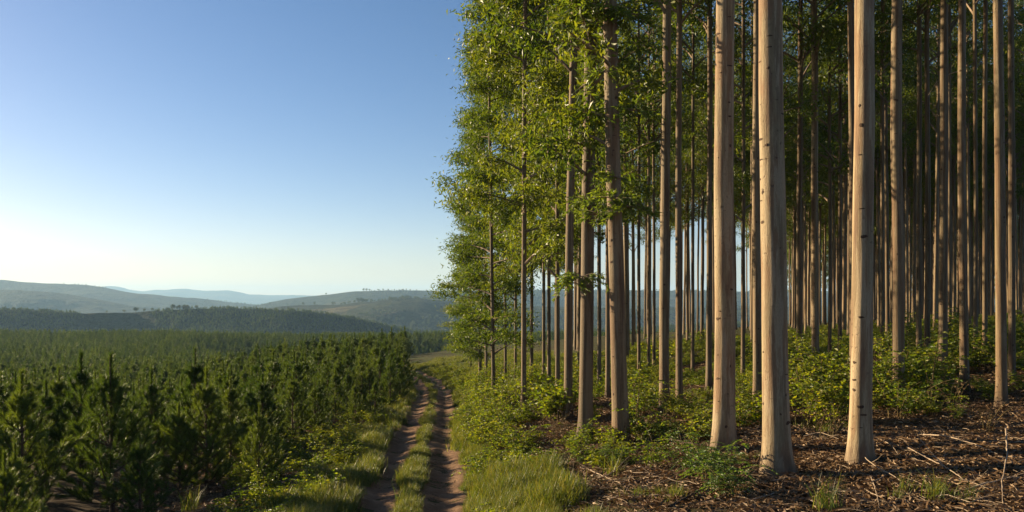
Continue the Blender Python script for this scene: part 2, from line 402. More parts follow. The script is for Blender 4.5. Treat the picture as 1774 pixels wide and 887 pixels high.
# ------------------------------------------------------------------ instanced scatter for stuff
def scatter(name, pts, scale, sources, label, cat, idx=None, tilt=0.0):
    n = len(pts)
    me = bpy.data.meshes.new(name + '_points'); me.vertices.add(n)
    me.vertices.foreach_set('co', np.asarray(pts, float).ravel())
    for nm, ty, arr in (('sc', 'FLOAT', np.broadcast_to(scale, (n,)).astype(float)), ('rx', 'FLOAT', rng.normal(0, tilt, n) if tilt else np.zeros(n)),
                        ('rz', 'FLOAT', rng.uniform(0, 6.283, n)), ('ix', 'INT', rng.integers(0, len(sources), n) if idx is None else idx)):
        a = me.attributes.new(nm, ty, 'POINT'); a.data.foreach_set('value', np.ascontiguousarray(arr))
    o = ob(name, me); tag(o, label, cat, kind='stuff')
    g = bpy.data.node_groups.new(name, 'GeometryNodeTree')
    g.interface.new_socket('Geometry', in_out='INPUT', socket_type='NodeSocketGeometry')
    g.interface.new_socket('Geometry', in_out='OUTPUT', socket_type='NodeSocketGeometry')
    N = g.nodes.new; L = g.links.new
    gi, go = N('NodeGroupInput'), N('NodeGroupOutput')
    jn = N('GeometryNodeJoinGeometry')
    for s in sources:
        q = N('GeometryNodeObjectInfo'); q.transform_space = 'ORIGINAL'
        q.inputs['Object'].default_value = s; q.inputs['As Instance'].default_value = True
        L(q.outputs['Geometry'], jn.inputs[0])
    def attr(nm, ty='FLOAT'):
        a = N('GeometryNodeInputNamedAttribute'); a.data_type = ty; a.inputs['Name'].default_value = nm; return a.outputs['Attribute']
    cx = N('ShaderNodeCombineXYZ'); L(attr('rx'), cx.inputs[0]); L(attr('rz'), cx.inputs[2])
    er = N('FunctionNodeEulerToRotation'); L(cx.outputs[0], er.inputs[0])
    ip = N('GeometryNodeInstanceOnPoints'); ip.inputs['Pick Instance'].default_value = True
    L(gi.outputs[0], ip.inputs['Points']); L(jn.outputs[0], ip.inputs['Instance']); L(attr('ix', 'INT'), ip.inputs['Instance Index'])
    L(er.outputs[0], ip.inputs['Rotation']); L(attr('sc'), ip.inputs['Scale']); L(ip.outputs[0], go.inputs[0])
    md = o.modifiers.new('scatter', 'NODES'); md.node_group = g
    return o

def hid(name, me):            # source mesh for scattered stuff; not linked to the scene
    o = ob(name, me, link=False); o.color = (.55, .53, .50, 1)
    return o

# ------------------------------------------------------------------ eucalyptus
TREE_H = 27.0
def trunk_mesh(seed):
    r = np.random.default_rng(seed); b = MB()
    z = np.concatenate([np.linspace(-.5, 1.2, 16), np.linspace(1.2, 12, 48)[1:], np.linspace(12, TREE_H, 22)[1:]])
    S = 28
    rad = np.where(z < 14, 1 - .0135 * z, np.interp(z, [14, TREE_H], [1 - .0135 * 14, .10])) + .55 * np.exp(-np.clip(z + .1, 0, 9) / .40)
    bx = .5 * (fbm(z * .11 + seed * 3.1, z * 0 + .5, seed, 3)); by = .5 * fbm(z * .11 + seed * 7.7, z * 0 + 5.5, seed + 1, 3)
    bx = bx - np.interp(0, z, bx); by = by - np.interp(0, z, by)
    tt = np.arange(S) / S * 2 * math.pi
    A, Zg = np.meshgrid(tt, z)
    lump = 1 + .035 * fbm(np.cos(A) * 1.6 + 9, np.sin(A) * 1.6 + Zg * .7, seed + 5, 3) + .34 * np.exp(-np.clip(Zg, 0, 9) / .30) * (fbm(np.cos(A) * 2.2, np.sin(A) * 2.2 + 3, seed + 6, 2))
    Rr = rad[:, None] * lump
    V = np.stack([bx[:, None] + Rr * np.cos(A), by[:, None] + Rr * np.sin(A), Zg], -1)
    i = np.arange(len(z) - 1)[:, None] * S; j = np.arange(S)[None]; k = (j + 1) % S
    b.add(V, np.stack([i + j, i + k, i + S + k, i + S + j], -1).reshape(-1, 4))
    # branch scars: low dark swellings in rough vertical files
    files = r.uniform(0, 6.283, 5)
    for zz in np.arange(.3, 16, .19):
        if r.random() < .35: continue
        ang = r.choice(files) + r.normal(0, .16)
        kz = zz + r.normal(0, .05); rk = np.interp(kz, z, rad)
        c = np.array([np.interp(kz, z, bx) + rk * .985 * math.cos(ang), np.interp(kz, z, by) + rk * .985 * math.sin(ang), kz])
        n_ = np.array([math.cos(ang), math.sin(ang), 0]); t_ = np.array([-math.sin(ang), math.cos(ang), 0])
        w_, h_ = r.uniform(.08, .32), r.uniform(.010, .042)
        q = np.arange(7) / 7 * 2 * math.pi
        jit = r.uniform(.7, 1.25, 7)
        ring = c + (np.cos(q) * w_ * jit)[:, None] * t_ + np.outer(np.sin(q) * h_ * jit, [0, 0, 1])
        ring2 = c + n_ * .035 + (np.cos(q) * w_ * .55 * jit)[:, None] * t_ + np.outer(np.sin(q) * h_ * .6 * jit, [0, 0, 1])
        top = c + n_ * .05
        b.add(np.vstack([ring, ring2, top[None]]), [(a, (a + 1) % 7, 7 + (a + 1) % 7, 7 + a) for a in range(7)], 1)
        b.f.append((np.array([(7 + a, 7 + (a + 1) % 7, 14) for a in range(7)]) + b.n - 15, 1))
    return b.mesh('eucalyptus_trunk', [M['bark'], M['knot']], True)

def crown_mesh(seed, z0, z1, rfun, nb, ncl, nleaf, leaf=(.2, .06), elev=(25, 60), lmat='euc_leaf'):
    """branches from the trunk line with drooping leaf clumps at the twig ends"""
    r = np.random.default_rng(seed); b = MB(); Cs = []; 
    for k in range(nb):
        f = (k + r.random()) / nb
        z = z0 + (z1 - z0) * f; R = rfun(f) * r.uniform(.55, 1.12)
        az = r.uniform(0, 6.283); el = math.radians(r.uniform(*elev))
        d = np.array([math.cos(az), math.sin(az), 0])
        s = np.linspace(0, 1, 6)
        P = np.outer(s * R, d) + np.outer(z - .5 + s * R * math.tan(el) * (1 - .35 * s) * .8, [0, 0, 1])
        P[:, :2] += np.cumsum(r.normal(0, R * .03, (6, 2)), 0) * s[:, None]
        b.tube(P, np.linspace(.045 * (1 - .6 * f) + .012, .008, 6), 5, 1)
        for q in range(ncl):
            sq = 1.0 if q == 0 else r.uniform(.42, .95); base = np.array([np.interp(sq, s, P[:, i]) for i in range(3)])
            tw = r.normal(size=3) * [1, 1, .75]; tw /= np.linalg.norm(tw); tw = tw + d * .35 + [0, 0, .25]
            e = base + tw * r.uniform(.25, .7) * (.5 + R * .16) * (.4 if q == 0 else 1)
            b.tube([base, (base + e) / 2 + [0, 0, .05], e], [.010, .008, .004], 3, 1)
            Cs.append((base, e))
    for base, e in Cs:
        g_ = r.uniform(.5, 1.42); n = int(nleaf * g_ ** 2); u = r.random(n) ** .5
        C = base + (e - base) * u[:, None] + r.normal(0, 1, (n, 3)) * np.array([.29, .29, .19]) * g_ - np.array([0, 0, .1]) * g_
        D = r.normal(0, .75, (n, 3)) + (e - base) * .5 + [0, 0, -.55]
        b.leaves(C, D, r.uniform(.7, 1.3, n) * leaf[0], r.uniform(.7, 1.2, n) * leaf[1], 0)
    return b.mesh('eucalyptus_crown', [M[lmat], M['limb']])

TRUNKS = [trunk_mesh(s) for s in range(1, 7)]
rin = lambda f: 1.1 + 1.5 * math.sin(math.pi * min(1, f * .9 + .12)) ** .8
CROWN_IN = [crown_mesh(40 + k, 11.5 + k * .6, 26.8, rin, 34, 3, 72, (.22, .06), (35, 65)) for k in range(4)]
redge = lambda f: (1.7 + .9 * math.sin(math.pi * min(1, f * 1.5))) * (1 - f) ** .62 + .45
CROWN_EDGE = [crown_mesh(60 + k, 2.4 + .5 * k, 27.0, redge, 60, 4, 118, (.22, .060), (12, 48)) for k in range(4)]
CROWN_ROW = [crown_mesh(70 + k, 5.0 + .8 * k, 27.0, redge, 52, 4, 112, (.22, .060), (15, 50)) for k in range(4)]
CROWN_MID = [crown_mesh(80 + k, 6.5 + k, 27.0, lambda f: rin(f) * 1.05, 36, 3, 74, (.23, .07), (25, 55)) for k in range(3)]

def spray_mesh(seed, n, L):
    r = np.random.default_rng(seed); b = MB()
    for k in range(n):
        az = r.uniform(0, 6.283); d = np.array([math.cos(az), math.sin(az), r.uniform(-.1, .7)])
        s = np.linspace(0, 1, 6); l = L * r.uniform(.5, 1.1)
        P = np.outer(s * l, d) - np.outer(s ** 2 * l * .45, [0, 0, 1])
        b.tube(P, np.linspace(.012, .003, 6), 4, 1)
        m = int(22 * l / .8) + 6; u = r.uniform(.25, 1, m)
        C = np.stack([np.interp(u, s, P[:, i]) for i in range(3)], 1)
        D = d * .8 + r.normal(0, .5, (m, 3)) + [0, 0, -.55]
        b.leaves(C, D, r.uniform(.11, .2, m), r.uniform(.028, .045, m), 0, .08)
    return b.mesh('eucalyptus_leaf_spray', [M['spray_leaf'], M['limb']])
SPRAYS = [spray_mesh(200 + k, 14 + 3 * k, .75 + .1 * k) for k in range(3)]

euc_n = 0
def euc(x, y, rad, crown, label, group=None, lean=(0, 0), hs=1.0, cs=1.0, name='eucalyptus_tree', csz=None, tone=None):
    global euc_n
    z = float(H(x, y))
    root = ob(name, None, loc=(x, y, z)); root.empty_display_size = .3
    root.rotation_euler = (lean[1], lean[0], 0)
    tag(root, label, 'tree', group)
    tr = ob('trunk', TRUNKS[euc_n % 6], root, scale=(rad, rad, hs), rz=random.uniform(0, 6.28))
    tn = random.uniform(.42, .85) if tone is None else tone
    tr.color = (tn, tn * (.93 + .07 * tn), tn * (.86 + .14 * tn), 1)
    if crown is not None:
        ob('crown', crown, root, scale=(cs, cs, csz or hs), rz=random.uniform(0, 6.28))
    euc_n += 1
    return root

placed = []            # (x, y, px, half width px)
def hero(px, w, by, crown, label, lean=0.0, hs=1.0, group=None, cs=1.0, sprays=()):
    g = ground_at(px, by)
    x, y, z = g
    root = euc(x, y, w / 2 * y / F_PX, crown, label, group, (lean, 0), hs, cs, tone=(1.0 if w > 30 else .62 if w > 19 else .66 if w > 12 else .56) * random.uniform(.92, 1.08))
    placed.append((x, y, px, w / 2))
    for (sx, sy, sc, k) in sprays:
        p = pix(sx, sy, y)
        s = ob('leaf_spray', SPRAYS[k], root, loc=((p.x - x), random.uniform(-.35, .1), p.z - z), scale=(sc,) * 3, rz=random.uniform(0, 6.28))
    return root

CI, CE, CM = CROWN_IN, CROWN_EDGE, CROWN_MID
hero(1346, 45, 822, CI[0], 'thickest pale eucalyptus trunk, standing nearest the camera', -.010)
hero(1254, 36, 781, CI[1], 'pale eucalyptus with a fern clump at its foot, left of the thickest trunk', .006)
hero(1312, 14, 706, CI[2], 'slim eucalyptus close behind the left side of the thickest trunk')
hero(1490, 36, 800, CI[3], 'pale thick eucalyptus with twigs at its foot, right of the thickest trunk', .012)
hero(1478, 12, 700, CI[0], 'slim pale eucalyptus half hidden behind a thick pale one', -.004)
hero(1014, 24, 766, CM[0], 'leafy eucalyptus with a dark trunk, at the front corner beside the track bank', .010, sprays=[(1000, 250, .9, 1), (1022, 40, 1.1, 2), (985, 490, 1.0, 0), (1005, 480, .8, 2), (1010, 350, .8, 1), (1035, 110, .9, 1)])
hero(1076, 28, 771, CM[1], 'leaning eucalyptus with bright leaf sprays half way up its trunk', -.022, sprays=[(1072, 345, 1.1, 2), (1095, 360, 1.0, 0), (1045, 370, .9, 1), (1062, 20, 1.3, 2), (1100, 30, 1.1, 1), (1055, 130, .8, 0), (1112, 195, .9, 1), (1080, 310, .9, 0), (1030, 20, 1.1, 1)])
hero(1151, 17, 716, CI[1], 'straight brown eucalyptus standing in sunlit shrubs right of the leaning one', .006)
hero(1177, 11.5, 702, CI[2], 'thin straight eucalyptus just right of a thicker brown one')
hero(1228, 10, 676, CI[3], 'thin eucalyptus just left of the pale trunk with the fern')
hero(984, 15, 727, CM[2], 'medium eucalyptus just left of the dark leafy corner tree', .012)
hero(1556, 20, 700, CI[0], 'brown eucalyptus rising out of the tall shrub patch', -.006)
hero(1633, 15, 655, CI[1], 'brown eucalyptus behind shrubs with a bent twig crossing above', .002)
hero(1671, 14, 678, CI[2], 'slender eucalyptus with bare litter round its foot', -.006)
hero(1735, 17, 706, CI[3], 'eucalyptus nearest the right end of the plantation front', -.010)
hero(1753, 11, 660, CI[0], 'slim eucalyptus behind the one nearest the right end')
hero(1385, 10, 640, CI[1], 'thin eucalyptus first behind the gap right of the thickest trunk')
hero(1412, 13, 640, CI[2], 'medium eucalyptus in the gap between two thick pale trunks')
hero(1592, 9, 630, CI[3], 'thin eucalyptus, left one of a close pair behind shrubs')
hero(1606, 9, 628, CI[0], 'thin eucalyptus, right one of a close pair behind shrubs')
hero(1053, 8, 690, CM[0], 'thin eucalyptus close behind the leaning one on its left')
hero(907, 9, 716, CROWN_ROW[1], 'front eucalyptus of the leafy edge row, dark stem in the shrubs', .006, cs=1.0)
for k, (px, w_, by, lab) in enumerate([
        (832, 6, 660, 'outermost leafy eucalyptus at the corner of the plantation'),
        (855, 6.5, 690, 'leafy eucalyptus second from the plantation corner, dark thin stem'),
        (843, 5, 668, 'leafy eucalyptus between the two outermost edge stems'),
        (876, 5, 664, 'leafy edge eucalyptus standing third along from the corner'),
        (893, 5, 668, 'thin leafy eucalyptus just left of the front edge stem'),
        (921, 6, 662, 'leafy eucalyptus just right of the front edge stem'),
        (942, 6, 664, 'leafy eucalyptus midway between edge stem and corner tree'),
        (951, 6.5, 672, 'leafy eucalyptus of the edge, half way to the dark corner tree'),
        (966, 8, 690, 'leafy eucalyptus left of the medium corner stem'),
        (815, 4, 640, 'small far leafy eucalyptus peeping out beyond the corner')]):
    hero(px, w_, by, (CE if k < 3 or k == 9 else CROWN_ROW)[k % 4], lab, (-.012 if k < 4 else 0), hs=(.66, .83, .74, .98, 1, 1.05, 1.0, 1.05, 1.05, .55)[k], cs=(1.0, 1.05, 1, 1, 1, 1, 1, .9, .9, .8)[k])
for k, (px, w_, by, lab) in enumerate([
        (1107, 6, 655, 'thin eucalyptus in the bright gap right of the leaning tree'), (1124, 5.5, 642, 'thin left stem of two in the bright gap'),
        (1133, 5.5, 640, 'thin right stem of two in the bright gap'), (1200, 6, 650, 'thin eucalyptus between the brown stem and the pale fern tree'),
        (1287, 7, 660, 'thin eucalyptus right behind the pale fern tree'), (1437, 6, 626, 'thin eucalyptus in the gap before the second pale trunk'),
        (1455, 7, 622, 'thin eucalyptus just left of the second pale trunk'), (1528, 7, 620, 'thin eucalyptus left of the brown one in tall shrubs'),
        (1690, 7, 632, 'thin eucalyptus right of the slender bare footed one'), (1706, 8, 640, 'thin eucalyptus left of the one nearest the right end'),
        (1645, 6, 618, 'thin eucalyptus just right of the brown one with the twig'), (1038, 7, 672, 'thin eucalyptus between the dark corner tree and leaning tree')]):
    hero(px, w_, by, (CI + CM)[k % 7], lab)

# the rest of the stand: rows on a planting grid, thinned towards the edge
fill = []
for iy in range(0, 60):
    for ix in range(-6, 60):
        y = 29 + iy * 3.0 + random.uniform(-.5, .5); u = 4.2 + ix * 2.9 + random.uniform(-.45, .45) + .5 * (iy % 2)
        x = track_x(min(y, 60)) + u + max(0, y - 60) * -.03
        px = CX + x / y * F_PX
        if not (838 < px < 1850): continue
        lim = np.interp(px, [838, 960, 1000, 1280, 1340, 1774], [66, 74, 96, 110, 170, 200])
        if y > lim or u < 3.2: continue
        p_keep = np.interp(px, [838, 980, 1020, 1250, 1330, 1800], [.2, .5, .85, .9, .95, .95]) * np.interp(y, [29, 50, 80, 130, 200], [.45, .68, .72, .6, .5])
        if random.random() > p_keep: continue
        if any((abs(px - q[2]) < q[3] + 5 + 60 / y and y < q[1] + 25) or math.hypot(x - q[0], y - q[1]) < 1.9 for q in placed): continue
        fill.append((y, x, px))
        placed.append((x, y, px, 3)) if y < 45 else None
fill.sort()
back = []; n_fill = 0
for y, x, px in fill:
    if euc_n >= 298: back.append((x, y)); continue
    edge = px < 985
    where = 'deep in the plantation behind the thick trunks' if px > 1290 else ('in the thin bright middle of the stand' if px > 985 else 'in the leafy edge of the stand')
    euc(x, y, random.uniform(.085, .165), random.choice(CM + CROWN_ROW[2:] if edge else (CI if px > 1100 else CI + CM[2:])), 'slim bare eucalyptus stem ' + where,
        'plantation eucalyptus trees ' + ('behind' if px > 1290 else 'in the middle' if px > 985 else 'at the edge'),
        (random.gauss(0, .008), random.gauss(0, .006)), random.uniform(.88, 1.05), random.uniform(.85, 1.1))
    n_fill += 1
def whole_tree(k):
    b = MB()
    for me, sx in ((CROWN_IN[k], 1), (TRUNKS[k], .12)):
        V = np.empty(len(me.vertices) * 3); me.vertices.foreach_get('co', V); V = V.reshape(-1, 3) * [sx, sx, 1]
        n0 = b.n; b.v.append(V); b.n += len(V)
        for p in (3, 4):
            f = [tuple(q.vertices) + (q.material_index,) for q in me.polygons if len(q.vertices) == p]
            if not f: continue
            f = np.array(f)
            mi_ = f[:, -1] + (0 if sx == 1 else 2)
            for m_ in np.unique(mi_): b.f.append((f[mi_ == m_][:, :-1] + n0, int(m_)))
    return hid('far_eucalyptus', b.mesh('far_eucalyptus', [M['euc_leaf'], M['limb'], M['bark'], M['knot']], True))
if back:
    B = np.array(back)
    scatter('eucalyptus_stand', np.column_stack([B, H(B[:, 0], B[:, 1])]), rng.uniform(.88, 1.05, len(B)), [whole_tree(k) for k in range(4)], 'distant dark mass of eucalyptus stems and crowns at the back', 'eucalyptus stand').color = (.55, .53, .50, 1)
open('/tmp/info.txt', 'w').write('euc %d fill %d back %d' % (euc_n, n_fill, len(back)))
print('eucalyptus', euc_n, 'filled', n_fill)

# ------------------------------------------------------------------ young pines
def pine_parts(seed, H_, nwh, nbr, per, nl, nw, sub):
    """trunk mesh and crown mesh of a young pine with upright bottlebrush shoots"""
    r = np.random.default_rng(seed); tb = MB(); b = MB()
    zz = np.linspace(-.25, H_ * .99, 9); lx = r.normal(0, .012, 9).cumsum(); lx -= lx[1]
    tb.tube(np.stack([lx, lx[::-1] * .5, zz], 1), np.linspace(.055, .006, 9), 7)
    shoots = [(np.array([0, 0, H_ * .70]), np.array([0, 0, 1.]), H_ * .17), (np.array([0, 0, H_ * .87]), np.array([0, 0, 1.]), H_ * .13)]
    z = H_ * .07; k = 0
    while z < H_ * .80:
        f = z / H_
        n = nbr + int(r.integers(-1, 2))
        L = (H_ * .40 * (1 - f) ** 1.35 + .05) * r.uniform(.8, 1.12) * min(1, .72 + f * 2)
        for q in range(n):
            az = q / n * 6.283 + k * 1.1 + r.normal(0, .25); el = math.radians(8 + 56 * f + r.normal(0, 7))
            l = L * r.uniform(.75, 1.2)
            d = np.array([math.cos(az) * math.cos(el), math.sin(az) * math.cos(el), math.sin(el)])
            s = np.linspace(0, 1, 6)
            P = np.array([0, 0, z]) + np.outer(s * l, d) + np.outer(s ** 2.2 * l * .38, [0, 0, 1])
            b.tube(P, np.linspace(.016, .005, 6), 4, 1)
            ax = P[-1] - P[-2]; ax /= np.linalg.norm(ax)
            shoots.append((P[2], P[-1] - P[2], np.linalg.norm(P[-1] - P[2])))
            for w_ in range(sub):
                sq = r.uniform(.35, .95); bp = np.array([np.interp(sq, s, P[:, i]) for i in range(3)])
                dd = ax * .6 + r.normal(0, .5, 3) + [0, 0, .55]; dd /= np.linalg.norm(dd)
                shoots.append((bp, dd, l * .42 * r.uniform(.6, 1.1)))
        z += H_ / nwh * (1.15 - .3 * f); k += 1
    for si, (p, d, l) in enumerate(shoots):
        d = d / np.linalg.norm(d); l = max(l, .12)
        n = int(per * (l / .33) * (2.6 if si < 2 else 1)) + 3
        u = r.random(n) * 1.0
        rad = r.normal(size=(n, 3)); rad -= np.outer(rad @ d, d); rad /= np.linalg.norm(rad, axis=1)[:, None]
        C = p + np.outer(u * l, d)
        D = d * .75 + rad * (.75 - .35 * u[:, None]) + r.normal(0, .12, (n, 3)) + [0, 0, .05]
        b.needles(C, D, r.uniform(.75, 1.2, n) * nl, nw, 0)
        if nw < .02: b.tube([p, p + d * l], [.006, .004], 3, 1)
    return tb.mesh('pine_trunk', [M['pine_bark']], True), b.mesh('pine_crown', [M['needle'], M['pine_bark']])

PINE_HI = [pine_parts(300 + k, 3.2, 12, 6, 105, .14, .0095, 4) for k in range(5)]
PINE_MID = [pine_parts(320 + k, 3.2, 11, 6, 42, .16, .022, 3) for k in range(5)]
PINE_LO = [pine_parts(340 + k, 3.2, 9, 6, 15, .20, .045, 2) for k in range(4)]

pines = []
def pine(x, y, h, label, group=None, hi=True):
    root = ob('pine_tree', None, loc=(x, y, float(H(x, y)))); root.empty_display_size = .2
    tag(root, label, 'tree', group)
    tm, cm = random.choice(PINE_HI if hi else PINE_MID)
    s = h / 3.2; rz = random.uniform(0, 6.28)
    wv = random.uniform(.9, 1.12)
    ob('trunk', tm, root, scale=(s, s, s), rz=rz); ob('crown', cm, root, scale=(s * wv, s * wv, s), rz=rz)
    pines.append((x, y))
for (px, by, tip, lab) in [
        (192, 893, 616, 'big foreground pine with a tall leader and wide bushy branches'),
        (140, 850, 612, 'tall pine half behind the big foreground pine'),
        (38, 905, 645, 'foreground pine in the bottom corner by the picture edge'),
        (80, 850, 660, 'pine between the corner pine and the big foreground pine'),
        (358, 852, 640, 'bushy foreground pine second from the track side'),
        (338, 815, 606, 'tall thin topped pine behind the bushy foreground one'),
        (262, 840, 640, 'pine between the two bushy foreground pines'),
        (432, 812, 728, 'small low pine with bare foot beside the yellow weeds'),
        (400, 800, 655, 'pine just behind the small low pine'),
        (455, 790, 648, 'dark pine right behind the small low one'),
        (508, 765, 645, 'pine at the field edge, left of the bushy edge pine'),
        (545, 757, 662, 'bushy pine at the field edge standing over dry weeds'),
        (602, 718, 640, 'edge pine with its bare stem showing below'),
        (650, 722, 655, 'lone bushy pine at the track side of the field'),
        (676, 702, 622, 'last tall pine at the field corner by the track'),
        (640, 700, 628, 'pine just left of the last corner pine'),
        (692, 694, 640, 'small last pine beside the shaded track verge'),
        (310, 860, 700, 'low pine at the foot of the bushy foreground pine'),
        (-10, 870, 640, 'pine cut by the picture edge')]:
    g = ground_at(px, by)
    if g is None: continue
    pine(g[0], g[1], (by - tip) / F_PX * g[1], lab)

cand = []
for iy in range(0, 330):
    y = 13.0 + iy * 2.3
    if y > 640: break
    sp = 2.25 if y < 110 else 2.6
    for ix in range(0, 500):
        edge = float(np.interp(y, [14, 22, 31, 48, 60, 95], [-6.0, -5.0, -4.7, -2.6, -2.6, -4]))
        x = track_x(min(y, 95)) + edge - ix * sp + random.uniform(-.45, .45) + (1.1 if iy % 2 else 0)
        if y > 100: x = x + (y - 95) * .0
        yj = y + random.uniform(-.5, .5)
        px = CX + x / yj * F_PX
        if px < -110: break
        if px > 705: continue
        if yj < 16.6 and px > 40: continue
        if yj < 60 and random.random() < .06: continue
        if yj < 34 and ix < 4 and random.random() < .38: continue
        cand.append((yj, x, px))
cand.sort()
n_ind = 0; far = []
for y, x, px in cand:
    if any(math.hypot(x - a, y - b) < 1.5 for a, b in pines[:19]): continue
    if n_ind < 275:
        if px < -60 and y > 22: continue
        h = random.uniform(2.4, 3.5) if y > 20 else random.uniform(2.6, 3.1)
        u_ = x - track_x(y)
        if u_ > -8 and y < 36: h = random.uniform(1.7, 2.4)
        band = 'second rows' if y < 26 else 'middle rows' if y < 42 else 'back rows before the slope'
        side = 'near the track' if px > 420 else 'near the picture edge' if px < 200 else 'between edge and track'
        pine(x, y, h, 'young green pine in the %s, %s' % (band, side), 'young pines of the plantation ' + band, hi=y < 34)
        n_ind += 1
    else: far.append((x, y))
far = [(x, y) for x, y in far if y > 30]
ymax_ind = max(p[1] for p in pines)
# pines on the valley side beyond, right of the field too
ext = []
for y in np.arange(235, 560, 3.0):
    for x in np.arange(-.235 * y, .42 * y, 3.2):
        ext.append((x + random.uniform(-1, 1), y + random.uniform(-1, 1)))
allp = np.array(far + ext)
allp = allp[(allp[:, 1] < 110) | (allp[:, 0] > -.235 * allp[:, 1]) | (rng.random(len(allp)) < .68)]
allp = allp[(fbm(allp[:, 0] * .03, allp[:, 1] * .03, 77, 3) > -.42) | (allp[:, 1] < 120)]
zz = H(allp[:, 0], allp[:, 1])
sc_ = rng.uniform(.65, 1.35, len(allp)) * np.interp(allp[:, 1], [60, 160, 420], [.95, 1.15, 1.45])
lo = [hid('low_pine', p[1]) for p in PINE_LO]; mi = [hid('mid_pine', p[1]) for p in PINE_MID[:4]]
ix = rng.integers(0, 4, len(allp)) + np.where(allp[:, 1] < 150, 4, 0)
scatter('pine_plantation', np.column_stack([allp, zz]), sc_, mi + lo, 'dense dark green mass of young pines rolling down to the valley', 'pine plantation', idx=ix)
print('pines', len(pines), 'to', ymax_ind, 'mass', len(allp))

# woods on the far ridges
def on_grid(V, n, smin, smax, seed, keep=None):
    r = np.random.default_rng(seed)
    a = r.uniform(smin, smax, n); c = r.uniform(40, V.shape[1] - 80, n)
    i = a.astype(int); j = c.astype(int); fa = (a - i)[:, None]; fc = (c - j)[:, None]
    return (V[i, j] * (1 - fa) + V[i + 1, j] * fa) * (1 - fc) + (V[i, j + 1] * (1 - fa) + V[i + 1, j + 1] * fa) * fc
def blob_tree(seed, h, w):
    r = np.random.default_rng(seed); b = MB()
    b.tube([(0, 0, -.5), (0, 0, h * .5)], [.25, .12], 5, 1)
    n = 420; c = r.normal(size=(26, 3)); c /= np.linalg.norm(c, axis=1)[:, None]
    c = c * r.uniform(.3, 1, (26, 1)) * [w / 2, w / 2, h * .36] + [0, 0, h * .6]
    C = c[r.integers(0, 26, n)] + r.normal(0, w * .085, (n, 3)); 
    b.leaves(C, r.normal(size=(n, 3)), r.uniform(.5, .9, n), r.uniform(.35, .6, n), 0)
    return b
P1 = on_grid(R1, 30000, 8, 63, 5)
m = (fbm(P1[:, 0] * .006, P1[:, 1] * .006, 91, 3) > -.62)
ax_ = P1[:, 0] / P1[:, 1]
sad = np.abs(ax_ + .488 + .02 * fbm(P1[:, 1] * .02, P1[:, 0] * .01, 12, 3)) - .05 * np.clip((P1[:, 1] - 1060) / 60, 0, 1) - .02 * fbm(P1[:, 0] * .03, P1[:, 1] * .03, 13, 3)
m &= ~((sad < 0) & (P1[:, 1] > 1060))
P1 = P1[m]
scatter('ridge_wood', P1, rng.uniform(.9, 1.7, len(P1)), lo, 'dark pine wood covering the ridge beyond the plantation', 'wood')
bl = [hid('bushy_tree', blob_tree(400 + k, 6, 5.5).mesh('far_tree', [M['far_leaf'], M['limb']])) for k in range(3)]
P2 = on_grid(R2, 9000, 10, 64, 6)
P2 = P2[fbm(P2[:, 0] * .0035, P2[:, 1] * .0035, 55, 4) > .05]
P3 = on_grid(R3, 9000, 20, 62, 8); P3 = P3[fbm(P3[:, 0] * .002, P3[:, 1] * .002, 57, 4) > .12]
P4 = on_grid(R4, 6000, 20, 62, 9); P4 = P4[fbm(P4[:, 0] * .002, P4[:, 1] * .002, 59, 4) > .15]
PA = np.vstack([P2, P3, P4])
scatter('hill_wood', PA, rng.uniform(.8, 2.0, len(PA)) * np.where(PA[:, 1] > 2600, .75, .8), bl, 'scattered scrub and woodland over the hazy hills', 'wood')
# lone trees seen against the light on the grassy saddle and hill crest
def crest_tree(px, V, h, lab, row=59):
    j = int(np.argmin(np.abs((V[row, :, 0] / V[row, :, 1]) * F_PX + CX - px))); p = V[row, j]
    me = random.choice(bl)
    root = ob('distant_tree', None, loc=(p[0], p[1], p[2] - .3))
    tag(root, lab, 'tree', 'lone trees on the ridges')
    b = blob_tree(random.randint(0, 999), 6, random.uniform(4.5, 7)); cr = MB(); cr.v = b.v; cr.n = b.n
    tm = MB(); tm.tube([(0, 0, -.5), (0, 0, 3)], [.25, .12], 5)
    cb = MB(); 
    full = b.mesh('far_crown', [M['far_leaf'], M['limb']])
    s = h / 6
    ob('trunk', tm.mesh('far_trunk', [M['limb']]), root, scale=(s, s, s)); ob('crown', full, root, scale=(s, s, s))
for px, h in [(186, 4), (213, 5), (236, 9), (252, 5), (264, 5), (288, 6), (302, 9), (311, 8), (318, 8), (326, 7), (338, 6)]:
    crest_tree(px, R1, h, 'small lone tree on the grassy saddle of the wooded ridge')
for px, h in [(410, 11), (426, 11), (435, 8), (524, 9), (545, 8), (618, 13), (624, 12), (631, 11), (636, 9)]:
    crest_tree(px, R2, h, 'dark tree in a clump on the field hill behind the ridge')
for px, h in [(565, 9), (567, 10), (628, 14), (634, 14), (640, 12), (655, 9)]:
    crest_tree(px, R3, h, 'tiny dark tree on the skyline of the flat topped hills')

